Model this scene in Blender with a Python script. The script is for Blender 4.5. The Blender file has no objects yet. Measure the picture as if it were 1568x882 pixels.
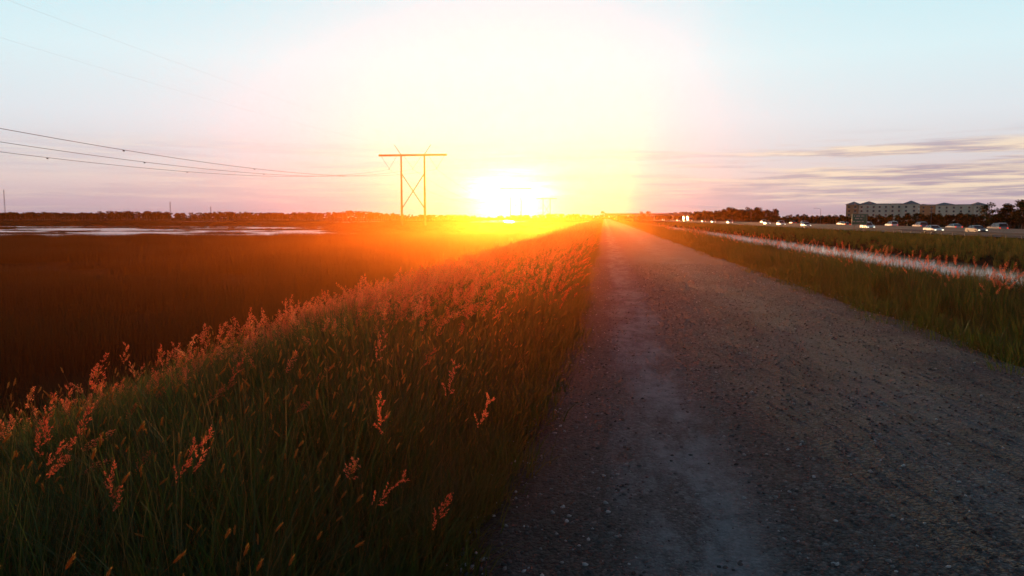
import bpy, bmesh, math, random
import numpy as np
from mathutils import Vector, Matrix, Euler, noise
rng = np.random.default_rng(7)
random.seed(7)
scene = bpy.context.scene
COL = scene.collection
R = math.radians

# ------------------------------------------------------------------ node helpers
def mat(name):
    m = bpy.data.materials.new(name); m.use_nodes = True
    nt = m.node_tree; nt.nodes.clear()
    return m, nt, nt.nodes.new('ShaderNodeOutputMaterial')
def N(nt, t, **k):
    n = nt.nodes.new(t)
    for a, b in k.items(): setattr(n, a, b)
    return n
def L(nt, a, b): nt.links.new(a, b)
def M(nt, op, a, b=None, c=None, clamp=False):
    n = nt.nodes.new('ShaderNodeMath'); n.operation = op; n.use_clamp = clamp
    for i, v in enumerate((a, b, c)):
        if v is None: continue
        if isinstance(v, (int, float)): n.inputs[i].default_value = v
        else: nt.links.new(v, n.inputs[i])
    return n.outputs[0]
def ramp(nt, fac, stops, interp='LINEAR'):
    n = nt.nodes.new('ShaderNodeValToRGB'); cr = n.color_ramp; cr.interpolation = interp
    while len(cr.elements) < len(stops): cr.elements.new(0.5)
    for e, (p, c) in zip(cr.elements, stops):
        e.position = p; e.color = (*c, 1)
    if fac is not None: nt.links.new(fac, n.inputs[0])
    return n.outputs[0]
def mixc(nt, fac, a, b, mode='MIX'):
    n = nt.nodes.new('ShaderNodeMixRGB'); n.blend_type = mode
    for s, v in zip(n.inputs, (fac, a, b)):
        if isinstance(v, (int, float)): s.default_value = v
        elif isinstance(v, tuple): s.default_value = (*v, 1)
        else: nt.links.new(v, s)
    return n.outputs[0]
def noisetex(nt, scale, detail=4, rough=.55, vec=None):
    n = nt.nodes.new('ShaderNodeTexNoise')
    n.inputs['Scale'].default_value = scale; n.inputs['Detail'].default_value = detail
    n.inputs['Roughness'].default_value = rough
    if vec is not None: nt.links.new(vec, n.inputs['Vector'])
    return n
def simple(name, col, rough=.7, metal=0, var=.15, nscale=3, emis=None, estr=0, spec=.5):
    m, nt, out = mat(name)
    b = N(nt, 'ShaderNodeBsdfPrincipled')
    geo = N(nt, 'ShaderNodeNewGeometry')
    nz = noisetex(nt, nscale, 3, vec=geo.outputs['Position'])
    c = ramp(nt, nz.outputs[0], [(.3, tuple(x*(1-var) for x in col)), (.7, tuple(min(1, x*(1+var)) for x in col))])
    L(nt, c, b.inputs['Base Color'])
    b.inputs['Roughness'].default_value = rough; b.inputs['Metallic'].default_value = metal
    b.inputs['Specular IOR Level'].default_value = spec
    if emis:
        b.inputs['Emission Color'].default_value = (*emis, 1); b.inputs['Emission Strength'].default_value = estr
    L(nt, b.outputs[0], out.inputs[0]); return m
def leafmat(name, cols, tcols, trans=.45, gloss=0, baked=True):
    m, nt, out = mat(name)
    if baked:
        at = N(nt, 'ShaderNodeAttribute'); at.attribute_name = 'rnd'; f = at.outputs['Fac']
    else:
        f = N(nt, 'ShaderNodeObjectInfo').outputs['Random']
    k = len(cols)-1
    c = ramp(nt, f, [(.05+.9*i/k, cc) for i, cc in enumerate(cols)])
    t = ramp(nt, f, [(.05+.9*i/k, cc) for i, cc in enumerate(tcols)])
    d = N(nt, 'ShaderNodeBsdfDiffuse'); L(nt, c, d.inputs[0])
    tr = N(nt, 'ShaderNodeBsdfTranslucent'); L(nt, t, tr.inputs[0])
    mx = N(nt, 'ShaderNodeMixShader'); mx.inputs[0].default_value = trans
    L(nt, d.outputs[0], mx.inputs[1]); L(nt, tr.outputs[0], mx.inputs[2])
    if gloss <= 0:
        L(nt, mx.outputs[0], out.inputs[0]); return m
    g = N(nt, 'ShaderNodeBsdfGlossy'); g.inputs['Roughness'].default_value = .45
    g.inputs[0].default_value = (.6, .6, .6, 1)
    m2 = N(nt, 'ShaderNodeMixShader'); m2.inputs[0].default_value = gloss
    L(nt, mx.outputs[0], m2.inputs[1]); L(nt, g.outputs[0], m2.inputs[2])
    L(nt, m2.outputs[0], out.inputs[0]); return m

# ------------------------------------------------------------------ camera
cam = bpy.data.cameras.new('camera'); camo = bpy.data.objects.new('camera', cam); COL.objects.link(camo)
camo.location = (0, 0, 1.6)
camo.rotation_euler = (R(90-5.25), 0, R(6.84))
cam.lens = 27; cam.sensor_width = 36; cam.clip_start = .05; cam.clip_end = 20000
scene.camera = camo

# ------------------------------------------------------------------ sun + world
SUN_AZ, SUN_EL = R(-7.03), R(1.9)
sv = Vector((math.sin(SUN_AZ)*math.cos(SUN_EL), math.cos(SUN_AZ)*math.cos(SUN_EL), math.sin(SUN_EL)))
sl = bpy.data.lights.new('sun', 'SUN'); sl.energy = 5; sl.angle = R(.6); sl.color = (1, .48, .18)
so = bpy.data.objects.new('sun', sl); COL.objects.link(so)
so.rotation_euler = sv.to_track_quat('Z', 'Y').to_euler(); so.location = (0, 0, 50)

w = bpy.data.worlds.new('World'); scene.world = w; w.use_nodes = True
nt = w.node_tree; nt.nodes.clear()
wo = N(nt, 'ShaderNodeOutputWorld'); bg = N(nt, 'ShaderNodeBackground')
sky = N(nt, 'ShaderNodeTexSky'); sky.sky_type = 'NISHITA'; sky.sun_disc = False
sky.sun_elevation = SUN_EL; sky.sun_rotation = SUN_AZ; sky.dust_density = 2
tc = N(nt, 'ShaderNodeTexCoord'); V = tc.outputs['Generated']
sep = N(nt, 'ShaderNodeSeparateXYZ'); L(nt, V, sep.inputs[0])
X, Y, Z = sep.outputs
base = ramp(nt, Z, [(0, (.42, .32, .39)), (.02, (.56, .42, .47)), (.045, (.72, .58, .57)), (.07, (.68, .64, .67)), (.12, (.72, .77, .82)), (.19, (.68, .86, .91)),
                    (.28, (.54, .82, .90)), (.42, (.18, .29, .40)), (1, (.06, .09, .15))])
back = M(nt, 'ADD', .5, M(nt, 'MULTIPLY', M(nt, 'ADD', M(nt, 'MULTIPLY', Y, 1.2), .4, clamp=True), .5))
base = mixc(nt, 1, base, back, 'MULTIPLY')
dp = N(nt, 'ShaderNodeVectorMath', operation='DOT_PRODUCT'); L(nt, V, dp.inputs[0]); dp.inputs[1].default_value = sv
ang = M(nt, 'ARCCOSINE', M(nt, 'MINIMUM', dp.outputs['Value'], .999999))
SG = R(1.2)
sepd = N(nt, 'ShaderNodeVectorMath', operation='SUBTRACT'); L(nt, V, sepd.inputs[0])
sepd.inputs[1].default_value = (math.sin(SUN_AZ)*math.cos(SG), math.cos(SUN_AZ)*math.cos(SG), math.sin(SG))
sc_ = N(nt, 'ShaderNodeVectorMath', operation='MULTIPLY'); L(nt, sepd.outputs[0], sc_.inputs[0]); sc_.inputs[1].default_value = (.82, .82, 1.2)
ln = N(nt, 'ShaderNodeVectorMath', operation='LENGTH'); L(nt, sc_.outputs[0], ln.inputs[0])
ang2 = ln.outputs['Value']
mp = N(nt, 'ShaderNodeMapping'); mp.inputs['Scale'].default_value = (2.2, 2.2, 42); mp.inputs['Location'].default_value = (3.1, 1.4, .4)
L(nt, V, mp.inputs[0])
cn = noisetex(nt, 1.6, 7, .6, mp.outputs[0]); cn.inputs['Distortion'].default_value = .35
cl = ramp(nt, cn.outputs[0], [(.40, (0, 0, 0)), (.55, (1, 1, 1))], 'EASE')
side = M(nt, 'ADD', .25, M(nt, 'MULTIPLY', X, 2.4, clamp=True), clamp=True)
band = ramp(nt, Z, [(0, (.8,)*3), (.03, (1,)*3), (.075, (1,)*3), (.105, (.0,)*3)], 'EASE')
cm = M(nt, 'MULTIPLY', M(nt, 'MULTIPLY', cl, band), side)
mp2 = N(nt, 'ShaderNodeMapping'); mp2.inputs['Scale'].default_value = (5, 5, 90); L(nt, V, mp2.inputs[0])
cn2 = noisetex(nt, 2, 5, .6, mp2.outputs[0])
ccol = mixc(nt, ramp(nt, cn2.outputs[0], [(.42, (0,)*3), (.62, (1,)*3)]), (.42, .34, .41), (.90, .72, .54))
def ex(k, p=1, a0=None):
    a = M(nt, 'DIVIDE', a0 if a0 is not None else ang, k)
    if p != 1: a = M(nt, 'POWER', a, p)
    return M(nt, 'EXPONENT', M(nt, 'MULTIPLY', a, -1))
def glow(col, f):
    return mixc(nt, 1.0, col, f, 'MULTIPLY')
c = mixc(nt, M(nt, 'MULTIPLY', cm, .9), base, ccol)
cshade = M(nt, 'SUBTRACT', 1, M(nt, 'MULTIPLY', M(nt, 'MULTIPLY', cl, band), .6))
g1 = glow((.27, .15, .06), ex(.22))
g2 = glow((.9, .48, .0), M(nt, 'MULTIPLY', ex(.070, 1.2, ang2), cshade))
g3 = glow((6, 5, 2.4), M(nt, 'MULTIPLY', ex(.032, 1.7, ang2), cshade))
for g in (g1, g2, g3): c = mixc(nt, 1, c, g, 'ADD')
L(nt, c, bg.inputs[0]); bg.inputs[1].default_value = 1.0
bg2 = N(nt, 'ShaderNodeBackground'); L(nt, sky.outputs[0], bg2.inputs[0]); bg2.inputs[1].default_value = .006
ad = N(nt, 'ShaderNodeAddShader'); L(nt, bg.outputs[0], ad.inputs[0]); L(nt, bg2.outputs[0], ad.inputs[1])
L(nt, ad.outputs[0], wo.inputs[0])

# ------------------------------------------------------------------ mesh helpers
class MB:
    def __init__(s): s.v = []; s.f = []; s.m = []
    def add(s, vs, fs, mi=0):
        o = len(s.v); s.v += [tuple(p) for p in vs]
        for f in fs: s.f.append(tuple(i+o for i in f)); s.m.append(mi)
    def box(s, c, d, mi=0, rot=0, taper=(1, 1)):
        x, y, z = d[0]/2, d[1]/2, d[2]/2; vs = []
        for k, t in ((-1, (1, 1)), (1, taper)):
            for a, b in ((-1, -1), (1, -1), (1, 1), (-1, 1)):
                px, py = a*x*t[0], b*y*t[1]
                vs.append((c[0]+px*math.cos(rot)-py*math.sin(rot), c[1]+px*math.sin(rot)+py*math.cos(rot), c[2]+k*z))
        s.add(vs, [(3, 2, 1, 0), (4, 5, 6, 7), (0, 1, 5, 4), (1, 2, 6, 5), (2, 3, 7, 6), (3, 0, 4, 7)], mi)
    def tube(s, pts, rad, n=6, mi=0, cap=True):
        pts = [Vector(p) for p in pts]
        if not hasattr(rad, '__len__'): rad = [rad]*len(pts)
        vs = []
        for i, p in enumerate(pts):
            d = (pts[min(i+1, len(pts)-1)]-pts[max(i-1, 0)]).normalized()
            a = d.cross(Vector((0, 0, 1)) if abs(d.z) < .9 else Vector((1, 0, 0))).normalized(); b = d.cross(a)
            for k in range(n):
                t = 2*math.pi*k/n; vs.append(p+(a*math.cos(t)+b*math.sin(t))*rad[i])
        fs = [(i*n+k, i*n+(k+1) % n, (i+1)*n+(k+1) % n, (i+1)*n+k) for i in range(len(pts)-1) for k in range(n)]
        if cap: fs += [tuple(range(n))[::-1], tuple((len(pts)-1)*n+k for k in range(n))]
        s.add(vs, fs, mi)
    def mesh(s, name, mats, smooth=False):
        me = bpy.data.meshes.new(name); me.from_pydata(s.v, [], s.f)
        for m in mats: me.materials.append(m)
        me.polygons.foreach_set('material_index', s.m)
        if smooth: me.polygons.foreach_set('use_smooth', [True]*len(s.f))
        me.update(); return me
    def obj(s, name, mats, smooth=False, parent=None, link=True):
        o = bpy.data.objects.new(name, s.mesh(name, mats, smooth))
        if link: COL.objects.link(o)
        if parent: o.parent = parent
        return o
    def arrays(s):
        return (np.array(s.v, dtype=np.float32), np.array([i for f in s.f for i in f], dtype=np.int32),
                np.array([len(f) for f in s.f], dtype=np.int32), np.array(s.m, dtype=np.int32))
def empty(name, loc=(0, 0, 0), rz=0):
    e = bpy.data.objects.new(name, None); e.location = loc; e.rotation_euler = (0, 0, rz); COL.objects.link(e); return e

def bake(name, templates, pts, rot, scl, idx, mats, rfreq=.35):
    """one real mesh holding every placed copy; 'rnd' = per-plant colour variation"""
    tp = [t.arrays() for t in templates]
    pts = np.asarray(pts, dtype=np.float64); rot = np.asarray(rot); scl = np.asarray(scl); idx = np.asarray(idx)
    Vs, Ls, Ss, Ms, Rs = [], [], [], [], []; off = 0
    for p, r, s, i in zip(pts, rot, scl, idx):
        v, l, sz, mi = tp[int(i)]
        m = np.array(Euler(r).to_matrix(), dtype=np.float32)*float(s)
        Vs.append(v@m.T+p.astype(np.float32)); Ls.append(l+off); Ss.append(sz); Ms.append(mi); off += len(v)
        n = noise.noise(Vector(p)*rfreq)*.45+.5
        Rs.append(np.full(len(sz), min(1, max(0, .55*n+.45*random.random())), dtype=np.float32))
    V_ = np.concatenate(Vs); L_ = np.concatenate(Ls); S_ = np.concatenate(Ss); M_ = np.concatenate(Ms); R_ = np.concatenate(Rs)
    me = bpy.data.meshes.new(name); me.vertices.add(len(V_)); me.loops.add(len(L_)); me.polygons.add(len(S_))
    me.vertices.foreach_set('co', V_.ravel()); me.loops.foreach_set('vertex_index', L_)
    me.polygons.foreach_set('loop_start', np.concatenate([[0], np.cumsum(S_)[:-1]]).astype(np.int32))
    for m in mats: me.materials.append(m)
    me.polygons.foreach_set('material_index', M_)
    a = me.attributes.new('rnd', 'FLOAT', 'FACE'); a.data.foreach_set('value', R_)
    me.update(calc_edges=True)
    o = bpy.data.objects.new(name, me); COL.objects.link(o); return o

def scatter(name, templates, pts, rot, scl, idx):
    """one object: points that carry instances of the template meshes"""
    tcol = bpy.data.collections.new(name+'_parts')
    for o in templates: tcol.objects.link(o)
    n = len(pts)
    me = bpy.data.meshes.new(name); me.vertices.add(n)
    me.vertices.foreach_set('co', np.asarray(pts, dtype=np.float32).ravel())
    a = me.attributes.new('rot', 'FLOAT_VECTOR', 'POINT'); a.data.foreach_set('vector', np.asarray(rot, dtype=np.float32).ravel())
    a = me.attributes.new('scl', 'FLOAT', 'POINT'); a.data.foreach_set('value', np.asarray(scl, dtype=np.float32).ravel())
    a = me.attributes.new('idx', 'INT', 'POINT'); a.data.foreach_set('value', np.asarray(idx, dtype=np.int32).ravel())
    o = bpy.data.objects.new(name, me); COL.objects.link(o)
    g = bpy.data.node_groups.new(name, 'GeometryNodeTree')
    g.interface.new_socket('Geometry', in_out='INPUT', socket_type='NodeSocketGeometry')
    g.interface.new_socket('Geometry', in_out='OUTPUT', socket_type='NodeSocketGeometry')
    gi = g.nodes.new('NodeGroupInput'); go = g.nodes.new('NodeGroupOutput')
    ci = g.nodes.new('GeometryNodeCollectionInfo'); ci.inputs['Collection'].default_value = tcol
    ci.inputs['Separate Children'].default_value = True; ci.inputs['Reset Children'].default_value = True
    iop = g.nodes.new('GeometryNodeInstanceOnPoints'); iop.inputs['Pick Instance'].default_value = True
    def na(nm, t):
        q = g.nodes.new('GeometryNodeInputNamedAttribute'); q.data_type = t; q.inputs['Name'].default_value = nm
        return [x for x in q.outputs if x.enabled and x.name == 'Attribute'][0]
    g.links.new(gi.outputs[0], iop.inputs['Points']); g.links.new(ci.outputs[0], iop.inputs['Instance'])
    g.links.new(na('idx', 'INT'), iop.inputs['Instance Index'])
    g.links.new(na('rot', 'FLOAT_VECTOR'), iop.inputs['Rotation'])
    g.links.new(na('scl', 'FLOAT'), iop.inputs['Scale'])
    g.links.new(iop.outputs[0], go.inputs[0])
    md = o.modifiers.new('instances', 'NODES'); md.node_group = g
    return o

# ------------------------------------------------------------------ terrain
def xr(u, y):   # canal and highway slowly converge with the levee
    u = np.asarray(u, dtype=float); y = np.maximum(np.asarray(y, dtype=float), -20)
    return np.where(u > 9, 9+(u-9)/(1+y/1200), u)
HZ = -1.4
PROF = [(-6000, -1.8), (-8.5, -1.8), (-7, -1.7), (-5, -.85), (-3.2, -.28), (-1.4, -.08), (-.75, -.03), (4.6, -.03), (7.4, -.12), (9, -.4), (13.5, -1.85), (15, -2.5),
        (27.5, -2.6), (29.5, -1.95), (31, -1.6), (35, -1.35), (55, -1.3), (62, HZ), (9000, HZ)]
PX = [p[0] for p in PROF]; PZ = [p[1] for p in PROF]
WATER = -1.95
POOLS = ((-39, 47.5, 4.2, 2.4), (-46, 62, 3, 1.6))
def pool(x, y):
    """>0 where there is open marsh water"""
    n = noise.fractal(Vector((x/34, y/11, 3.3)), 1.0, 2.0, 4)
    b = -1.6
    if x < -12:
        d = abs(y-200)/85
        right = (-.335*y - x)/14
        b = .52 - max(0, d-.8)*2.2 - max(0, 1-right)*.8
        if y > 330: b = max(b, -.5)
    v = 1.5*n+b
    for (cx, cy, rx, ry) in POOLS:
        v = max(v, 1-((x-cx)/rx)**2-((y-cy)/ry)**2 + n*.8)
    return v
def ground_z(u, y):
    z = float(np.interp(u, PX, PZ))
    if u < -7:
        k = min(1, (-7-u)/4)
        p = max(-.5, min(.5, pool(u, y)))
        z += k*(-.5*p if p > 0 else -.15*p) - (k*.15 if p > 0 else k*.15*max(0, 1+p*6)*1.0)
    elif abs(u) < 50:
        z += .04*noise.noise(Vector((u*.8, y*.5, 0)))*(0 if -.9 < u < 4.8 else 1)
    return z
ul = list(np.concatenate([-np.geomspace(6000, 420, 8), np.arange(-400, -60, 4.5), np.arange(-60, -10, 1.6), np.arange(-10, -.8, .5),
     [-.75, 0, 1, 2, 3, 4, 4.6], np.arange(5, 16, .5), np.arange(17, 60, 1.5), [62, 75, 90, 120, 160, 220, 320, 500, 900, 2000, 6000]]))
yl = list(np.concatenate([[-400, -100, -30, -10], np.arange(-5, 30, .6), np.arange(30, 120, 1.6), np.arange(120, 300, 2.2), np.arange(300, 520, 6), np.geomspace(530, 7000, 18)]))
gv = []; nu = len(ul)
for y in yl:
    xs = xr(ul, y)
    for u, x in zip(ul, xs): gv.append((float(x), float(y), ground_z(u, y)))
gf = [(j*nu+i, j*nu+i+1, (j+1)*nu+i+1, (j+1)*nu+i) for j in range(len(yl)-1) for i in range(nu-1)]
gm, nt, out = mat('ground_soil')
geo = N(nt, 'ShaderNodeNewGeometry'); b = N(nt, 'ShaderNodeBsdfDiffuse')
n1 = noisetex(nt, .08, 6, .6, geo.outputs['Position']); n2 = noisetex(nt, 3, 6, .6, geo.outputs['Position'])
c = mixc(nt, n2.outputs[0], ramp(nt, n1.outputs[0], [(.35, (.014, .016, .009)), (.65, (.030, .027, .015))]), (.020, .019, .012))
L(nt, c, b.inputs[0])
bp = N(nt, 'ShaderNodeBump'); bp.inputs['Strength'].default_value = .6; bp.inputs['Distance'].default_value = .1
L(nt, n2.outputs[0], bp.inputs['Height']); L(nt, bp.outputs[0], b.inputs['Normal']); L(nt, b.outputs[0], out.inputs[0])
me = bpy.data.meshes.new('ground'); me.from_pydata(gv, [], gf); me.materials.append(gm)
me.polygons.foreach_set('use_smooth', [True]*len(gf)); go_ = bpy.data.objects.new('ground', me); COL.objects.link(go_)

wm, nt, out = mat('water'); b = N(nt, 'ShaderNodeBsdfPrincipled')
b.inputs['Base Color'].default_value = (.02, .025, .025, 1); b.inputs['Roughness'].default_value = .08; b.inputs['IOR'].default_value = 1.333
geo = N(nt, 'ShaderNodeNewGeometry'); nz = noisetex(nt, 1.2, 4, .5, geo.outputs['Position'])
bp = N(nt, 'ShaderNodeBump'); bp.inputs['Strength'].default_value = .12; bp.inputs['Distance'].default_value = .05
L(nt, nz.outputs[0], bp.inputs['Height']); L(nt, bp.outputs[0], b.inputs['Normal']); L(nt, b.outputs[0], out.inputs[0])
mb = MB(); mb.add([(-900, -30, WATER), (-8, -30, WATER), (-8, 900, WATER), (-900, 900, WATER)], [(0, 1, 2, 3)]); mb.obj('marsh_water', [wm])
mb = MB(); ys = np.arange(-30, 900, 15.)
vs = [(float(xr(u, y)), y, WATER) for y in ys for u in (13, 31)]
mb.add(vs, [(2*i, 2*i+1, 2*i+3, 2*i+2) for i in range(len(ys)-1)]); mb.obj('canal_water', [wm])

# ------------------------------------------------------------------ gravel road
rm, nt, out = mat('gravel_road'); b = N(nt, 'ShaderNodeBsdfPrincipled')
geo = N(nt, 'ShaderNodeNewGeometry'); P = geo.outputs['Position']
mp = N(nt, 'ShaderNodeMapping'); mp.inputs['Scale'].default_value = (1, .28, 1); L(nt, P, mp.inputs[0])
big = noisetex(nt, 1.1, 6, .62, mp.outputs[0]); fine = noisetex(nt, 45, 4, .7, P); mid = noisetex(nt, 5, 6, .7, P)
vo = N(nt, 'ShaderNodeTexVoronoi'); vo.inputs['Scale'].default_value = 34; L(nt, P, vo.inputs['Vector'])
vo2 = N(nt, 'ShaderNodeTexVoronoi'); vo2.inputs['Scale'].default_value = 80; L(nt, P, vo2.inputs['Vector'])
sx = N(nt, 'ShaderNodeSeparateXYZ'); L(nt, P, sx.inputs[0])
mp3 = N(nt, 'ShaderNodeMapping'); mp3.inputs['Scale'].default_value = (1.5, .5, 1); mp3.inputs['Location'].default_value = (0, .9, 0); L(nt, P, mp3.inputs[0])
pat = noisetex(nt, 1.3, 8, .72, mp3.outputs[0])
def track(c0, wd):
    wob = M(nt, 'MULTIPLY', M(nt, 'SUBTRACT', big.outputs[0], .5), .9)
    d = M(nt, 'DIVIDE', M(nt, 'ABSOLUTE', M(nt, 'SUBTRACT', M(nt, 'ADD', sx.outputs[0], wob), c0)), wd)
    return M(nt, 'SUBTRACT', 1.6, d, clamp=True)
trk = M(nt, 'MAXIMUM', track(.48, .26), M(nt, 'MULTIPLY', track(2.5, .4), .3))
trk = M(nt, 'MULTIPLY', trk, ramp(nt, pat.outputs[0], [(.42, (0.12,)*3), (.56, (1,)*3)]))
trk = M(nt, 'MULTIPLY', trk, ramp(nt, mid.outputs[0], [(.34, (.4,)*3), (.52, (1,)*3)]))
stone = mixc(nt, .6, ramp(nt, vo.outputs['Color'], [(.1, (.022, .023, .025)), (.6, (.062, .063, .067)), (.95, (.32, .325, .335))]),
             ramp(nt, vo2.outputs['Color'], [(.1, (.022, .023, .025)), (.6, (.060, .061, .064)), (.95, (.22, .225, .235))]))
stone = mixc(nt, .3, stone, ramp(nt, fine.outputs[0], [(.3, (.022, .022, .023)), (.7, (.090, .090, .094))]))
brown = M(nt, 'ADD', M(nt, 'MULTIPLY', ramp(nt, big.outputs[0], [(.35, (1,)*3), (.6, (0,)*3)]), .35), M(nt, 'MULTIPLY', M(nt, 'SUBTRACT', .35, sx.outputs[0], clamp=True), .7), clamp=True)
stone = mixc(nt, brown, stone, (.028, .021, .018))
c = mixc(nt, M(nt, 'MULTIPLY', trk, .75, clamp=True), stone, mixc(nt, fine.outputs[0], (.11, .125, .145), (.25, .27, .30)))
L(nt, c, b.inputs['Base Color']); b.inputs['Roughness'].default_value = .85
b.inputs['Specular IOR Level'].default_value = .1
h = M(nt, 'ADD', M(nt, 'MULTIPLY', vo.outputs['Distance'], -.9), M(nt, 'ADD', M(nt, 'MULTIPLY', vo2.outputs['Distance'], -.5), M(nt, 'MULTIPLY', mid.outputs[0], .3)))
h = M(nt, 'MULTIPLY', h, M(nt, 'SUBTRACT', 1, M(nt, 'MULTIPLY', trk, .7)))
bp = N(nt, 'ShaderNodeBump'); bp.inputs['Strength'].default_value = .8; bp.inputs['Distance'].default_value = .02
L(nt, h, bp.inputs['Height']); L(nt, bp.outputs[0], b.inputs['Normal']); L(nt, b.outputs[0], out.inputs[0])
ry = np.concatenate([np.arange(-10, 30, .25), np.geomspace(30.25, 1200, 90)])
rxn = 28; rv = []
def rz(x, y):
    t = (x+.7)/5.3
    return .02+.05*(1-(2*t-1)**2) - .025*math.exp(-((x-.6)/.3)**2) - .02*math.exp(-((x-2.5)/.3)**2) + .018*noise.noise(Vector((x*1.3, y*.6, 5)))
for y in ry:
    xl = -.72 + .22*noise.noise(Vector((0, y*.45, 1))) + .1*noise.noise(Vector((0, y*2, 1)))
    xh = 4.65 + .35*noise.noise(Vector((9, y*.3, 1))) + .15*noise.noise(Vector((9, y*1.6, 1)))
    for i in range(rxn+1):
        t = i/rxn; x = xl+(xh-xl)*t
        z = rz(x, y) if 0 < i < rxn else -.07
        rv.append((x, float(y), z))
rf = [(j*(rxn+1)+i, j*(rxn+1)+i+1, (j+1)*(rxn+1)+i+1, (j+1)*(rxn+1)+i) for j in range(len(ry)-1) for i in range(rxn)]
me = bpy.data.meshes.new('gravel_road'); me.from_pydata(rv, [], rf); me.materials.append(rm)
me.polygons.foreach_set('use_smooth', [True]*len(rf)); ro = bpy.data.objects.new('gravel_road', me); COL.objects.link(ro)

# loose stones, one mesh
sm, nt, out = mat('stone'); b = N(nt, 'ShaderNodeBsdfDiffuse'); at = N(nt, 'ShaderNodeAttribute'); at.attribute_name = 'rnd'
L(nt, ramp(nt, at.outputs['Fac'], [(.1, (.03, .03, .031)), (.6, (.10, .10, .105)), (.85, (.45, .45, .47))]), b.inputs['Color'])
L(nt, b.outputs[0], out.inputs[0])
st = []
for k in range(6):
    bm = bmesh.new(); bmesh.ops.create_icosphere(bm, subdivisions=1, radius=1)
    for v in bm.verts:
        v.co *= 1+.4*noise.noise(v.co*1.3+Vector((k*7, 0, 0))); v.co.z *= .55; v.co.y *= .8
    m_ = MB(); m_.add([v.co for v in bm.verts], [tuple(v.index for v in f.verts) for f in bm.faces]); bm.free(); st.append(m_)
n = 24000
yy = 2.2+ (rng.random(n)**1.5)*24; xx = -.75+rng.random(n)*5.6
keep = rng.random(n) < np.where(np.abs(xx-.5) < .3, .3, 1)
yy, xx = yy[keep], xx[keep]; n = len(yy)
bake('loose_gravel', st, [(x, y, rz(x, y)+.001) for x, y in zip(xx, yy)], rng.random((n, 3))*[.5, .5, 6.28], .0045+.014*rng.random(n)**2.4, rng.integers(0, 6, n), [sm], 30)

# ------------------------------------------------------------------ grass templates
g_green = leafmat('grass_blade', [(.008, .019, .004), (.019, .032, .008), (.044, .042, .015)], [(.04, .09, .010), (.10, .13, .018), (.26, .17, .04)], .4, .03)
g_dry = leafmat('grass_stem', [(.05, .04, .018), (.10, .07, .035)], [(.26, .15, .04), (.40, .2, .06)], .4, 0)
g_seed = leafmat('seed_head', [(.09, .055, .025), (.15, .085, .035)], [(.60, .24, .05), (.80, .36, .09)], .55, 0)
g_pink = leafmat('pink_plume', [(.14, .030, .020), (.22, .055, .038)], [(.98, .14, .06), (1.0, .31, .15)], .72, 0)
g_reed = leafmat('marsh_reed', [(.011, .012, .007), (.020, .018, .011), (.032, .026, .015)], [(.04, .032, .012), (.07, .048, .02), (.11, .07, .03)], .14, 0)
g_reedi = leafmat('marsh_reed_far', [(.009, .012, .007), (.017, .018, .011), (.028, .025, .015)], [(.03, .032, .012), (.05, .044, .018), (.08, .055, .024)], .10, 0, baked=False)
GM = [g_green, g_dry, g_seed, g_pink, g_reed]

def blade(mb, base, phi, h, wd, bend, segs=4, mi=0, twist=0):
    o = Vector((math.cos(phi), math.sin(phi), 0)); s = Vector((-math.sin(phi+twist), math.cos(phi+twist), 0))
    vs = []
    for i in range(segs+1):
        t = i/segs
        p = Vector(base)+Vector((0, 0, h*(t-.45*bend*t*t)))+o*(h*bend*t*t*.9)
        wv = wd*(1-t**1.6)*.5+ .0004
        vs += [p-s*wv, p+s*wv]
    mb.add(vs, [(2*i, 2*i+1, 2*i+3, 2*i+2) for i in range(segs)], mi)
def stem_pts(base, phi, h, bend, n=6):
    o = Vector((math.cos(phi), math.sin(phi), 0))
    return [Vector(base)+Vector((0, 0, h*(t-.35*bend*t**2.5)))+o*(h*bend*t**2.2) for t in [i/n for i in range(n+1)]]
def stem(mb, pts, r, mi=1):
    mb.tube(pts, [r*(1-.5*i/len(pts)) for i in range(len(pts))], 3, mi, cap=False)
def fox(mb, p, d, ln, rad, mi=2, n=34):
    d = d.normalized(); a = d.orthogonal().normalized(); b = d.cross(a)
    core = [p+d*ln*t for t in (0, .15, .5, .85, 1)]
    mb.tube(core, [rad*.25, rad*.6, rad*.65, rad*.45, rad*.1], 5, mi, cap=False)
    for i in range(n):
        t = random.random(); an = random.random()*6.28
        r = rad*(math.sin(math.pi*min(1, t*.9+.08))**.5)
        o = a*math.cos(an)+b*math.sin(an)
        q = p+d*ln*t+o*r*.5; e = q+o*r*.9+d*rad*1.4; s = (d.cross(o))*rad*.18
        mb.add([q-s, q+s, e], [(0, 1, 2)], mi)
def plume(mb, pts, r, mi=3, n=90, sz=.007, dbl=True):
    L_ = len(pts)
    for i in range(n):
        t = random.random(); k = min(L_-2, int(t*(L_-1))); f = t*(L_-1)-k
        p = pts[k].lerp(pts[k+1], f); d = (pts[k+1]-pts[k]).normalized()
        an = random.random()*6.28; a = d.orthogonal().normalized(); b = d.cross(a); o = a*math.cos(an)+b*math.sin(an)
        env = r*(math.sin(math.pi*(t*.85+.1))**.7)
        q = p+o*env*random.uniform(.1, 1)+d*random.uniform(0, .02)
        ax = (d+o*.7+Vector([random.uniform(-.5, .5) for _ in range(3)])).normalized(); s = ax.orthogonal().normalized()
        z = sz*random.uniform(.6, 1.4)
        s2 = ax.cross(s)
        for ss in ((s, s2) if dbl else (s,)):
            mb.add([q-ax*z, q-ss*z*.42, q+ax*z*1.3, q+ss*z*.42], [(0, 1, 2, 3)], mi)
        if i % 4 == 0: mb.add([p, p+a*.0006, q], [(0, 1, 2)], 1)

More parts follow.
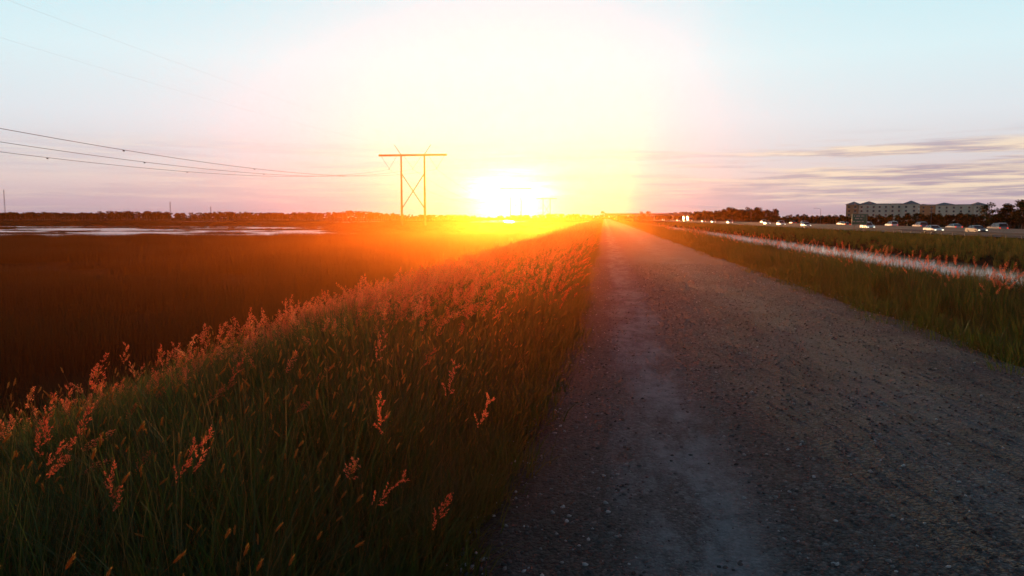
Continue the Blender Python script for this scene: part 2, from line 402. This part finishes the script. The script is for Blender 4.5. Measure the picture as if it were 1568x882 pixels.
def tpl(kind, k):
    random.seed(100*k+len(kind)); mb = MB()
    if kind in ('clump', 'clump_mid', 'clump_far'):
        nb, sg, wf = {'clump': (58, 5, 1), 'clump_mid': (40, 3, 1.4), 'clump_far': (26, 2, 2.4)}[kind]
        for i in range(nb):
            r = .15*math.sqrt(random.random()); a = random.random()*6.28
            blade(mb, (r*math.cos(a), r*math.sin(a), -.03), a+random.uniform(-.9, .9), random.uniform(.32, .85), random.uniform(.005, .010)*wf, random.uniform(.1, .75), sg, 0, random.uniform(-1, 1))
        for i in range(nb//12):
            a = random.random()*6.28
            blade(mb, (.06*math.cos(a), .06*math.sin(a), 0), a, random.uniform(.5, .9), .004*wf, random.uniform(.1, .5), sg, 1)
    elif kind == 'foxx':
        for i in range(2):
            a = random.uniform(-1.2, 1.6); pts = stem_pts((random.uniform(-.12, .12), random.uniform(-.12, .12), 0), a, random.uniform(.65, 1.0), random.uniform(.12, .4))
            stem(mb, pts, .0013); fox(mb, pts[-1], pts[-1]-pts[-2], random.uniform(.03, .05), .0062)
    elif kind in ('plume', 'plume_one'):
        for i in range(3 if kind == 'plume' else 1):
            a = random.uniform(-1.3, 1.6); pts = stem_pts((random.uniform(-.15, .15), random.uniform(-.15, .15), 0), a, random.uniform(.8, 1.15), random.uniform(.12, .5), 10)
            if kind == 'plume': stem(mb, pts, .0016); plume(mb, pts[8:], .034, 3, 84, .0068)
            else:
                stem(mb, pts, .0013)
                for j in range(9):
                    t = j/9; p = pts[8].lerp(pts[10], t); d = (pts[10]-pts[8]).normalized(); an = random.random()*6.28
                    aa = d.orthogonal().normalized(); o = aa*math.cos(an)+d.cross(aa)*math.sin(an)
                    q = p+(d*.8+o*.5)*random.uniform(.05, .075)*(1.1-.5*t)
                    mb.tube([p, q], .0005, 3, 1, cap=False); plume(mb, [p, p.lerp(q, .5), q], .009, 3, 18, .0046)
    elif kind == 'low':
        for i in range(40):
            r = .16*math.sqrt(random.random()); a = random.random()*6.28
            blade(mb, (r*math.cos(a), r*math.sin(a), -.02), a+random.uniform(-.9, .9), random.uniform(.08, .3), random.uniform(.004, .008), random.uniform(.2, .9), 4, 0, random.uniform(-1, 1))
    elif kind in ('reed_near', 'reed_far'):
        nb, rr, sg, w0 = (620, 2.0, 3, .016) if kind == 'reed_near' else (240, 2.6, 2, .034)
        for i in range(nb):
            r = rr*math.sqrt(random.random()); a = random.random()*6.28
            hh = 1+.25*noise.noise(Vector((r*math.cos(a)*1.2, r*math.sin(a)*1.2, k)))
            blade(mb, (r*math.cos(a), r*math.sin(a), -.08), random.random()*6.28, hh*random.uniform(.6, 1.15), w0*random.uniform(.7, 1.3), random.uniform(.03, .35), sg, 0, random.uniform(-1, 1))
    return mb
def RT(n, s=.1, mz=0, rzr=None):
    return np.stack([rng.normal(0, s, n), rng.normal(mz, s*1.2, n), rng.random(n)*6.28 if rzr is None else rng.normal(0, rzr, n)], 1)
def ll(n, a, b): return a*np.exp(rng.random(n)*math.log(b/a))
def lu(n, a, b): return a+rng.random(n)*(b-a)
def redge(y): return -.82+.34*np.clip((y-3)/6, 0, 1)
# left verge ---------------------------------------------------------------
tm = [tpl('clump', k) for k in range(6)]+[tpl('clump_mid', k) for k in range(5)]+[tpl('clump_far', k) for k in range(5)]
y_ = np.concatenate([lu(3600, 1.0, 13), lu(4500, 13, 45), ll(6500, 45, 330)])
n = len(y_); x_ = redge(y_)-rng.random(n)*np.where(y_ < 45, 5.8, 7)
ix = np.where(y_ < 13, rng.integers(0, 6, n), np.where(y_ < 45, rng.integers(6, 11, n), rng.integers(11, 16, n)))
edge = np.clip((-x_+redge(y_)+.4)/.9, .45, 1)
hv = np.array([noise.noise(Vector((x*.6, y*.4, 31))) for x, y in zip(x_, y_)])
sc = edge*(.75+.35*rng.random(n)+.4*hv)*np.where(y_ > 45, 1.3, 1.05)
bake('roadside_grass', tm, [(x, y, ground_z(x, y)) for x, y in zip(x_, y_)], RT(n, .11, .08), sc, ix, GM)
tm = [tpl('foxx', k) for k in range(6)]
y_ = np.concatenate([lu(700, 1.6, 9), lu(900, 9, 35)]); n = len(y_); x_ = redge(y_)-.15-rng.random(n)*4.2
sc = np.clip((-x_-.3)/.8, .6, 1)*(.75+.4*rng.random(n))
bake('foxtail_grass', tm, [(x, y, ground_z(x, y)) for x, y in zip(x_, y_)], RT(n, .1, .06, 1.0), sc, rng.integers(0, 6, n), GM)
tm = [tpl('plume', k) for k in range(6)]+[tpl('plume_one', k) for k in range(8)]
y_ = np.concatenate([lu(1100, 3.5, 12), lu(4800, 8, 40), ll(3000, 35, 300)]); n = len(y_); x_ = redge(y_)-.1-rng.random(n)*4.9
pn = np.array([noise.noise(Vector((x*.8, y*.4, 8))) for x, y in zip(x_, y_)])
dens = np.clip((y_-4)/8, .03, 1)*np.clip(.28+np.clip((-x_-1.8)/1.6, 0, 1)+np.clip((y_-20)/20, 0, .6), 0, 1)
kp = rng.random(n) < dens*np.clip(.7+pn*2.4, .04, 1); x_, y_ = x_[kp], y_[kp]; n = len(x_)
sc = np.clip((-x_-.1)/.9, .6, 1)*(.75+.35*rng.random(n))*np.where(y_ > 60, 1.2, 1); ix = np.where(rng.random(n) < .35, rng.integers(6, 14, n), rng.integers(0, 6, n))
pts = [(x, y, ground_z(x, y)) for x, y in zip(x_, y_)]; rt = RT(n, .08, .05, .8)
fore = [(-.80, 3.15), (-.72, 3.3), (-1.25, 3.3), (-1.1, 2.6), (-.8, 2.55), (-.62, 3.5), (-1.8, 2.75), (-1.9, 2.65), (-1.6, 2.8), (-2.6, 3.4), (-2.7, 3.6), (-2.9, 3.2), (-2.3, 2.8), (-3.1, 3.9), (-2.1, 4.4), (-2.4, 2.4), (-1.4, 4.6), (-3.3, 4.4), (-3.6, 5.0), (-2.9, 5.2)]
pts += [(x, y, ground_z(x, y)) for x, y in fore]; rt = np.concatenate([rt, RT(len(fore), .06, .05, .6)])
sc = np.concatenate([sc, lu(len(fore), .78, .98)]); ix = np.concatenate([ix, rng.integers(6, 14, len(fore))])
bake('pink_plume_grass', tm, pts, rt, sc, ix, GM, .8)
# right verge --------------------------------------------------------------
tm = [tpl('clump_mid', k+10) for k in range(5)]+[tpl('clump_far', k+10) for k in range(4)]
y_ = np.concatenate([lu(4200, 4, 32), ll(4200, 32, 320)]); n = len(y_); u_ = 5.0+rng.random(n)*7.5
hv = np.array([noise.noise(Vector((x*.5, y*.3, 51))) for x, y in zip(u_, y_)])
sc = (.62+.35*rng.random(n)+.5*hv)*np.clip((u_-4.4)/1.6, .5, 1)*np.where(y_ > 60, 1.3, 1.1)
bake('canal_bank_grass', tm, [(float(xr(u, y)), y, ground_z(u, y)) for u, y in zip(u_, y_)], RT(n, .13), sc, np.where(y_ < 32, rng.integers(0, 5, n), rng.integers(5, 9, n)), GM)
tm = [tpl('plume', k+10) for k in range(3)]
y_ = ll(400, 9, 140); n = len(y_); u_ = 6.2+rng.random(n)*3.0
bake('canal_bank_plume_grass', tm, [(float(xr(u, y)), y, ground_z(u, y)) for u, y in zip(u_, y_)], RT(n), .6+.4*rng.random(n), rng.integers(0, 3, n), GM)
tm = [tpl('low', k) for k in range(4)]
n = 2800; y_ = ll(n, 2.0, 90); sd = rng.random(n) < .45
x_ = np.where(sd, redge(y_)-.3*rng.random(n)+np.abs(rng.normal(0, .12, n)), 4.85-np.abs(rng.normal(0, .35, n))+.3*rng.random(n))
bake('low_weeds', tm, [(x, y, -.02) for x, y in zip(x_, y_)], RT(n), .5+.8*rng.random(n), rng.integers(0, 4, n), GM)
tm = [tpl('clump_far', k+20) for k in range(4)]
n = 7000; y_ = ll(n, 25, 420); u_ = 29.4+rng.random(n)*26
bake('far_bank_grass', tm, [(float(xr(u, y)), y, ground_z(u, y)) for u, y in zip(u_, y_)], RT(n), .6+.8*rng.random(n), rng.integers(0, 4, n), GM)
# marsh reeds: patches --------------------------------------------------------
tm = []
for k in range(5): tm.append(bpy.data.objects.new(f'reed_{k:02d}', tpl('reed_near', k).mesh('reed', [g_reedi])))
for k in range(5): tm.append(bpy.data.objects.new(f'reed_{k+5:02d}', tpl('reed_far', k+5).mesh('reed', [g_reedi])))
P_ = []; S_ = []; I_ = []
for (cnt, y0, y1, s0, s1, i0) in ((1500, 3, 125, .75, 1.2, 0), (3900, 115, 520, .3, .65, 5)):
    for i in range(cnt):
        y = math.sqrt(y0*y0+random.random()*(y1*y1-y0*y0)); x = -8.3-random.random()*(.95*y+4)
        p = pool(x, y)
        if p > -.06: continue
        s = random.uniform(s0, s1)
        if p > -.3: s *= .6
        skip = False
        for cx, cy, rx, ry in POOLS[:1]:
            r_ = math.hypot(x-cx, y-cy)
            if r_ < max(rx, ry)+1: skip = True
            f = y/cy
            if .72 < f < 1.0 and abs(x-cx*f) < 4.5: s *= .6
        if skip: continue
        P_.append((x, y, ground_z(x, y))); S_.append(s); I_.append(i0+random.randrange(5))
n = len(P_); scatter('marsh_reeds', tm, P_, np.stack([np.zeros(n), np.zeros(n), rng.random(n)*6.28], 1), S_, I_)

# ------------------------------------------------------------------ trees
t_leaf = leafmat('tree_foliage', [(.012, .018, .009), (.022, .030, .014), (.036, .040, .020)], [(.03, .045, .01), (.05, .065, .02), (.07, .07, .03)], .2, 0, baked=False)
t_bark = simple('bark', (.05, .04, .03))
def tree_tpl(k, wide=1.0):
    random.seed(500+k); mb = MB(); h = 6
    tr = [Vector((0, 0, -.2)), Vector((.1, 0, 1.4)), Vector((random.uniform(-.3, .3), 0, 3)), Vector((random.uniform(-.4, .4), 0, 4.6))]
    mb.tube(tr, [.22, .17, .11, .04], 6, 1)
    cl = []
    for i in range(11):
        a = random.random()*6.28; z = random.uniform(1.4, 5.4); r = random.uniform(.5, 2.1)*wide*(1.15-abs(z-3.4)/3.4)
        c = Vector((r*math.cos(a), r*math.sin(a), z)); cl.append((c, random.uniform(.6, 1.15)))
        mb.tube([tr[1].lerp(tr[3], random.random()*.7), c], [.06, .02], 4, 1)
    cl.append((Vector((0, 0, 5.2)), .9))
    for c, r in cl:
        for j in range(80):
            d = Vector([random.gauss(0, 1) for _ in range(3)]).normalized()*r*(random.random()**.45)
            p = c+Vector((d.x, d.y, d.z*.75)); a = Vector([random.gauss(0, 1) for _ in range(3)]).normalized(); b = a.orthogonal().normalized()
            s = random.uniform(.11, .24)
            mb.add([p-a*s, p-b*s*.5, p+a*s, p+b*s*.5], [(0, 1, 2, 3)], 0)
    return bpy.data.objects.new(f'tree_{k:02d}', mb.mesh('tree', [t_leaf, t_bark]))
tm = [tree_tpl(k) for k in range(5)]
P_ = []; S_ = []
for i in range(1000):
    y = 90*math.exp(random.random()*math.log(1100/90)); u = random.uniform(125, 160)
    dn = noise.noise(Vector((y*.02, 0, 2)))
    s = random.uniform(.75, 1.15)*(1+.35*dn)
    if 232 < y < 520: s *= .66
    elif y >= 520: s *= 1.35
    else: s *= 1.2
    P_.append((float(xr(u, y)), y, HZ-.1)); S_.append(s)
n = len(P_); scatter('roadside_tree_line', tm, P_, np.stack([np.zeros(n), np.zeros(n), rng.random(n)*6.28], 1), S_, rng.integers(0, 5, n))
tm = [tree_tpl(k+20, 1.2) for k in range(5)]
P_ = []; S_ = []
for i in range(1500):
    x = random.uniform(-1050, 60); y = 860+random.uniform(-30, 60)+x*.05
    dn = noise.fractal(Vector((x*.012, 4, 2)), 1, 2, 3)
    s = random.uniform(.9, 1.35)*(1.05+.6*dn)
    if x > -230: s *= .72
    P_.append((x, y, -1.9)); S_.append(max(.4, s*1.15))
for i in range(50):
    P_.append((random.uniform(-395, -350), 850, -1.9)); S_.append(random.uniform(1.2, 1.6))
n = len(P_); scatter('distant_tree_line', tm, P_, np.stack([np.zeros(n), np.zeros(n), rng.random(n)*6.28], 1), S_, rng.integers(0, 5, n))
for (x, y, s) in ((-1.5, 520, 1.05), (26, 560, 1.5), (31, 566, 1.3), (21, 575, 1.1)):
    t = tree_tpl(60+int(abs(x))); t.name = 'roadside_tree'; t.location = (x, y, ground_z(x, y)); t.scale = (s, s, s); COL.objects.link(t)

# ------------------------------------------------------------------ pylons and wires
steel = simple('weathered_steel', (.06, .03, .022), .8, 0)
gal = simple('galvanised_steel', (.22, .22, .23), .5, .6)
ins = simple('insulator', (.25, .26, .27), .3)
PXX = -75.5; ZB = -2.0; ZA = 26.1
def pylon(y):
    e = empty('transmission_pylon', (PXX, y, 0))
    a = MB(); hs = 4.7
    for sx in (-1, 1): a.tube([(sx*hs, 0, ZB-.5), (sx*hs, 0, ZA+.1)], [.48, .32], 10)
    a.obj('poles', [steel], True, e)
    a = MB(); a.box((0, -.35, ZA), (27.4, .34, .7)); a.box((0, .35, ZA), (27.4, .34, .7))
    for sx in (-1, 1):
        a.box((sx*13.5, 0, ZA), (.3, .36, .65))
    a.obj('crossarm', [steel], False, e)
    a = MB()
    for sx in (-1, 1):
        a.tube([(sx*hs, sx*.30, ZA-7), (-sx*hs, sx*.30, ZA-21)], .20, 6)
        a.tube([(sx*hs, 0, ZA+.2), (sx*(hs+2.7), 0, ZA+4.1)], [.15, .10], 6)
    a.obj('braces', [steel], True, e)
    a = MB()
    for cx in (-9.6, 0, 9.6):
        for sx in (-1, 1):
            p0 = Vector((cx+sx*(3.2 if cx else 3.6), 0, ZA-.3)); p1 = Vector((cx, 0, ZA-5.2))
            for i in range(15):
                q = p0.lerp(p1, .1+.85*i/14); q2 = q+(p1-p0).normalized()*.12
                a.tube([q, q2], .13, 6)
            a.tube([p0, p1], .05, 4)
        a.box((cx, 0, ZA-5.4), (.5, .25, .25))
    a.obj('insulators', [ins], False, e)
for y in (300, 655, 1010): pylon(y)
mb = MB(); 
def span(x, ya, yb, z, sag, r):
    pts = []
    for i in range(41):
        t = i/40; pts.append((x, ya+(yb-ya)*t, z-4*sag*t*(1-t)))
    mb.tube(pts, r, 5, 0)
for (ya, yb) in ((-55, 300), (300, 655), (655, 1010)):
    for cx in (-9.6, 0, 9.6): span(PXX+cx, ya, yb, ZA-5.5, 9.9, .034)
    for cx in (-7.4, 7.4): span(PXX+cx, ya, yb, ZA+4.1, 4.0, .006)
for cx, ys in ((-9.6, (110, 150)), (0, (120, 165, 215)), (9.6, (100, 140, 190))):
    for y in ys:
        t = (y+55)/355; z = ZA-5.5-4*9.9*t*(1-t); mb.box((PXX+cx, y, z-.12), (.08, .35, .16))
mb.obj('power_lines', [simple('aluminium_cable', (.10, .10, .10), .6)])

for (x, y, h) in ((-700, 830, 34), (-505, 850, 20), (-455, 850, 14)):
    a = MB()
    for k in range(3):
        t = k*2.094; a.tube([(x+.9*math.cos(t), y+.9*math.sin(t), -2), (x+.35*math.cos(t), y+.35*math.sin(t), h)], .14, 4)
    for i in range(int(h/2)):
        z = i*2; a.tube([(x-.8, y, z), (x+.8, y, z+2)], .08, 3)
    a.obj('radio_mast', [gal])

# ------------------------------------------------------------------ highway
am = simple('asphalt', (.045, .045, .047), .9, 0, .2, .5, spec=.08); pm = simple('road_paint', (.55, .55, .53), .8, spec=.1)
def strip(name, u0, u1, z, m, ya=-60, yb=1150, dash=None):
    mb = MB(); ys = np.arange(ya, yb, 12.)
    if dash:
        for y in np.arange(ya, 500, 12.):
            mb.add([(float(xr(u0, y)), y, z), (float(xr(u1, y)), y, z), (float(xr(u1, y+3)), y+3, z), (float(xr(u0, y+3)), y+3, z)], [(0, 1, 2, 3)])
    else:
        vs = [(float(xr(u, y)), y, z) for y in ys for u in (u0, u1)]
        mb.add(vs, [(2*i, 2*i+1, 2*i+3, 2*i+2) for i in range(len(ys)-1)])
    return mb.obj(name, [m])
RZ = HZ+.03
strip('highway', 65, 83, RZ, am); strip('highway', 89, 107, RZ, am)
for u in (66.5, 81.5, 90.5, 105.5): strip('edge_line', u, u+.15, RZ+.01, pm)
for u in (70.5, 74, 77.7, 94, 97.7, 101.4): strip('lane_line', u, u+.15, RZ+.01, pm, dash=True)
mb = MB(); prof = [(-.02, .45), (.05, .52), (-.02, .6), (.05, .68), (-.02, .76)]
ys = np.arange(20, 700, 4.)
vs = [(float(xr(63, y))+a, y, HZ+b) for y in ys for a, b in prof]
mb.add(vs, [(5*i+k, 5*i+k+1, 5*i+5+k+1, 5*i+5+k) for i in range(len(ys)-1) for k in range(4)])
for y in ys: mb.box((float(xr(63, y))+.12, y, HZ+.3), (.12, .15, .8))
mb.obj('guard_rail', [simple('weathered_rail', (.12, .12, .125), .7, .2)])
mb = MB(); vs = [(float(xr(86, y))+a, y, HZ+b) for y in ys for a, b in ((-.3, 0), (-.1, .3), (-.08, .85), (.08, .85), (.1, .3), (.3, 0))]
mb.add(vs, [(6*i+k, 6*i+k+1, 6*i+6+k+1, 6*i+6+k) for i in range(len(ys)-1) for k in range(5)])
mb.obj('median_barrier', [simple('concrete', (.22, .21, .20), .9, spec=.1)])

# vehicles
glassm = simple('car_glass', (.02, .025, .03), .08); tyre = simple('tyre', (.02, .02, .02), .9)
head = simple('headlight', (.9, .9, .85), .2, emis=(1, .86, .6), estr=2.5); tail = simple('taillight', (.4, .02, .02), .3, emis=(1, .05, .02), estr=1.5)
chrome = simple('wheel_rim', (.4, .4, .42), .35, .8)
paints = {n: simple('paint_'+n, c, .28, .1, .03) for n, c in dict(white=(.75, .75, .74), silver=(.45, .46, .48), black=(.03, .03, .035), red=(.35, .04, .03), blue=(.06, .1, .22), gray=(.18, .18, .19), orange=(.6, .2, .05)).items()}
def wheel(mb, x, y, r, wd):
    mb.tube([(x-wd/2, y, r), (x+wd/2, y, r)], r, 16, 2); sx = 1 if x > 0 else -1
    mb.tube([(x+sx*(wd/2), y, r), (x+sx*(wd/2+.02), y, r)], r*.6, 12, 5)
def car(name, u, y, paint, toward=True, suv=False):
    W = .92 if not suv else .97
    if suv: body = [(-2.3, .35), (-2.35, .75), (-2.3, 1.05), (1.0, 1.1), (2.1, 1.0), (2.35, .8), (2.35, .35)]; roof = [(-2.25, 1.06), (-2.0, 1.74), (-1.5, 1.82), (.25, 1.80), (1.05, 1.10)]
    else: body = [(-2.25, .3), (-2.3, .7), (-2.2, .98), (-1.3, 1.0), (1.0, .95), (2.0, .82), (2.3, .62), (2.3, .3)]; roof = [(-1.75, .99), (-1.0, 1.42), (-.5, 1.47), (.25, 1.45), (1.1, .96)]
    mb = MB()
    def ext(pr, w0, w1, mi):
        n = len(pr); zs = [p[1] for p in pr]; lo, hi = min(zs), max(zs)
        ww = [w0+(w1-w0)*(p[1]-lo)/(hi-lo) for p in pr]
        vs = [(-a, p[0], p[1]) for p, a in zip(pr, ww)]+[(a, p[0], p[1]) for p, a in zip(pr, ww)]
        mb.add(vs, [tuple(range(n)), tuple(range(2*n-1, n-1, -1))]+[(i, i+n, (i+1) % n+n, (i+1) % n) for i in range(n)], mi)
    ext(body, W, W*.97, 0); ext(roof, W*.93, W*.74, 1)
    rt = [(roof[1][0]+.05, roof[1][1]+.012), (roof[2][0], roof[2][1]+.03), (roof[3][0]+.02, roof[3][1]+.02)]
    vs = [(s*W*.77, p[0], p[1]) for s in (-1, 1) for p in rt]; mb.add(vs, [(0, 1, 4, 3), (1, 2, 5, 4)], 0)
    for s in (-1, 1):
        for q0, q1 in ((roof[0], roof[1]), (roof[-1], roof[-2]), ((-.35, 1.0), (-.35, roof[2][1]))):
            mb.tube([(s*W*.94, q0[0], q0[1]), (s*W*.76, q1[0], q1[1])], .05, 4, 0)
        for yy in (-1.4, 1.42): wheel(mb, s*(W-.1), yy, .34, .22)
        mb.box((s*W*.72, body[-1][0]+.01, .66), (.30, .06, .14), 3); mb.box((s*W*.78, body[0][0]-.05, .78), (.26, .06, .2), 4)
        mb.box((s*(W+.08), .85, 1.02), (.16, .1, .12), 0)
    mb.box((0, body[-1][0]+.01, .48), (1.1, .06, .16), 1)
    o = mb.obj(name, [paints[paint], glassm, tyre, head, tail, chrome]); 
    x = float(xr(u, y)); o.location = (x, y, RZ+.005)
    hd = math.atan(-(u-9)/1200/(1+y/1200)**2)
    o.rotation_euler = (0, 0, (math.pi if toward else 0)-hd)
    return o
for u, y, c_, tw, sv_ in ((72.3, 196, 'white', 1, 1), (68.5, 154, 'white', 1, 0), (76, 152, 'gray', 1, 0), (68.5, 235, 'silver', 1, 0), (72.3, 275, 'white', 1, 1), (76, 258, 'black', 1, 1),
        (79.8, 320, 'white', 1, 0), (68.5, 350, 'silver', 1, 1), (72.3, 410, 'white', 1, 0), (76, 460, 'red', 1, 0), (68.5, 500, 'white', 1, 1), (72.3, 560, 'white', 1, 1),
        (92, 190, 'silver', 0, 0), (96, 215, 'blue', 0, 1), (99.5, 240, 'white', 0, 1), (92, 260, 'black', 0, 0), (103, 290, 'white', 0, 0), (96, 330, 'red', 0, 0), (99.5, 390, 'silver', 0, 1), (92, 440, 'white', 0, 0),
        (92, 172, 'gray', 0, 1), (79.8, 214, 'white', 1, 1), (68.5, 640, 'white', 1, 0), (76, 690, 'white', 1, 1)):
    car('suv' if sv_ else 'sedan_car', u, y, c_, tw, sv_)
def truck(u, y, paint):
    mb = MB(); mb.box((0, -2.5, 2.35), (2.5, 9, 2.9), 6); mb.box((0, 3.6, 1.75), (2.4, 2.3, 2.5), 0, taper=(.92, .8)); mb.box((0, 4.78, 1.2), (2.2, .5, 1.1), 0)
    mb.box((0, 4.66, 2.25), (2.0, .12, .8), 1); mb.box((0, -1.5, .75), (1.0, 11.5, .3), 2)
    for s in (-1, 1):
        for yy in (-6, -4.9, 3.9): wheel(mb, s*1.05, yy, .5, .3)
        mb.box((s*.85, 5.05, .95), (.35, .08, .25), 3)
    o = mb.obj('box_truck', [paints[paint], glassm, tyre, head, tail, chrome, paints['orange']])
    o.location = (float(xr(u, y)), y, RZ+.005); o.rotation_euler = (0, 0, math.pi)
truck(72.3, 500, 'orange'); truck(76, 540, 'white')

# highway sign
e = empty('highway_sign', (float(xr(62, 176)), 176, HZ)); a = MB(); a.box((0, 0, 2.6), (3.2, .06, 2.4)); a.obj('panel', [simple('sign_green', (.01, .16, .09), .5)], False, e)
a = MB()
for z, wd in ((3.3, 2.2), (2.75, 1.7), (2.1, 2.4)):
    k = int(wd/.22)
    for i in range(k):
        if (i*7+int(z*10)) % 5: a.box((-wd/2+i*.22, -.045, z), (.13, .02, .26))
for (cx, cz, dx, dz) in ((0, 3.74, 3.04, .05), (0, 1.46, 3.04, .05), (-1.54, 2.6, .05, 2.2), (1.54, 2.6, .05, 2.2)): a.box((cx, -.045, cz), (dx, .02, dz))
a.obj('lettering', [pm], False, e)
a = MB(); [a.tube([(s, .1, 0), (s, .1, 3.8)], .07, 8) for s in (-1, 1)]; a.obj('posts', [gal], True, e)
for y in (235, 330, 450):
    e = empty('street_lamp', (float(xr(110, y)), y, HZ)); a = MB(); a.tube([(0, 0, 0), (0, 0, 6), (-.4, 0, 6.6), (-2.2, 0, 6.8)], [.10, .07, .05, .04], 8); a.obj('pole', [gal], True, e)
    a = MB(); a.box((-2.5, 0, 6.78), (.8, .3, .14), 0, 0, (.8, .8)); a.obj('luminaire', [gal], False, e)
# overpass
cm_ = bpy.data.materials['concrete']
e = empty('highway_overpass', (0, 760, 0)); a = MB(); a.box((48, 0, 4.0), (96, 12, 1.3)); a.box((48, -6.1, 5.1), (96, .25, .9)); a.box((48, 6.1, 5.1), (96, .25, .9)); a.obj('deck', [cm_], False, e)
a = MB()
for x in (12, 30, 48, 66, 84):
    for yy in (-4, 0, 4): a.tube([(x, yy, HZ-.2), (x, yy, 2.7)], .55, 10)
    a.box((x, 0, 3.0), (1.4, 11, .7))
a.obj('piers', [cm_], False, e)

# ------------------------------------------------------------------ apartment buildings
wallm = simple('cream_stucco', (.72, .64, .52), .85); wallw = simple('orange_lit_stucco', (.55, .28, .15), .85); roofm = simple('grey_roof_tile', (.16, .17, .18), .8); winm = simple('window_glass', (.05, .06, .07), .15); trim = simple('white_trim', (.7, .68, .64), .7)  # second stucco: cream wall with orange sunlight painted into its base colour
def apartments(loc, rz_, blocks):
    e = empty('apartment_building', loc, rz_)
    wl, wi, rf_, tr_ = MB(), MB(), MB(), MB()
    for (cx, wd, dp, fl, mi, hip) in blocks:
        H = fl*3.1+.6; wl.box((cx, 0, H/2), (wd, dp, H), mi)
        tr_.box((cx, 0, H+.1), (wd+.5, dp+.5, .28))
        nb = max(2, int(wd/4.2))
        for f in range(fl):
            z = 1.8+f*3.1
            for s in (-1, 1):
                for i in range(nb):
                    x = cx-wd/2+wd*(i+.5)/nb
                    wi.box((x, s*(dp/2+.02), z), (1.4, .08, 1.45)); tr_.box((x, s*(dp/2+.05), z-.82), (1.8, .16, .12))
                    if i % 3 == 1: tr_.box((x, s*(dp/2+.65), z-1.05), (2.6, 1.2, .14)); tr_.box((x, s*(dp/2+1.22), z-.5), (2.6, .06, .08))
                for i in range(int(dp/4)):
                    yy = -dp/2+dp*(i+.5)/int(dp/4); wi.box((cx+s*(wd/2+.02), yy, z), (.08, 1.3, 1.4))
        if hip:
            z = H+.26; a_, b_ = wd/2+.8, dp/2+.8; r = max(.3, a_-b_) if a_ > b_ else .3
            rf_.add([(cx-a_, -b_, z), (cx+a_, -b_, z), (cx+a_, b_, z), (cx-a_, b_, z), (cx-r, 0, z+hip), (cx+r, 0, z+hip)], [(0, 1, 5, 4), (1, 2, 5), (2, 3, 4, 5), (3, 0, 4), (3, 2, 1, 0)])
        else:
            rf_.box((cx, 0, H+.55), (wd-.4, dp-.4, .6))
    wl.obj('walls', [wallm, wallw], False, e); wi.obj('windows', [winm], False, e); rf_.obj('roof', [roofm], False, e); tr_.obj('trim', [trim], False, e)
apartments((218, 642, HZ), R(-24), [(-20.5, 9, 19, 4, 1, 2.4), (-9.5, 13, 15, 4, 0, 2.6), (1.5, 9, 18, 4, 0, 0), (10.5, 9, 15, 4, 0, 0), (20.5, 11, 19, 4, 0, 2.8)])
apartments((280, 690, HZ), R(-10), [(-22, 12, 18, 4, 0, 2.6), (-10, 12, 15, 4, 1, 0), (4, 16, 18, 4, 0, 2.2), (18, 12, 15, 4, 0, 0), (29, 10, 18, 4, 0, 2.4)])

# ------------------------------------------------------------------ scatter box added to imitate the lens veil around the sun
hm, nt, out = mat('sun_veil_scatter'); vs_ = N(nt, 'ShaderNodeVolumeScatter')
vs_.inputs['Color'].default_value = (1, .20, .025, 1); vs_.inputs['Density'].default_value = .0027; vs_.inputs['Anisotropy'].default_value = .88
L(nt, vs_.outputs[0], out.inputs['Volume'])
mb = MB(); mb.box((-11, 75, 4), (30, 170, 14)); mb.obj('sun_veil_volume', [hm])

scene.view_settings.view_transform = 'Standard'; scene.view_settings.look = 'None'; scene.view_settings.exposure = 0
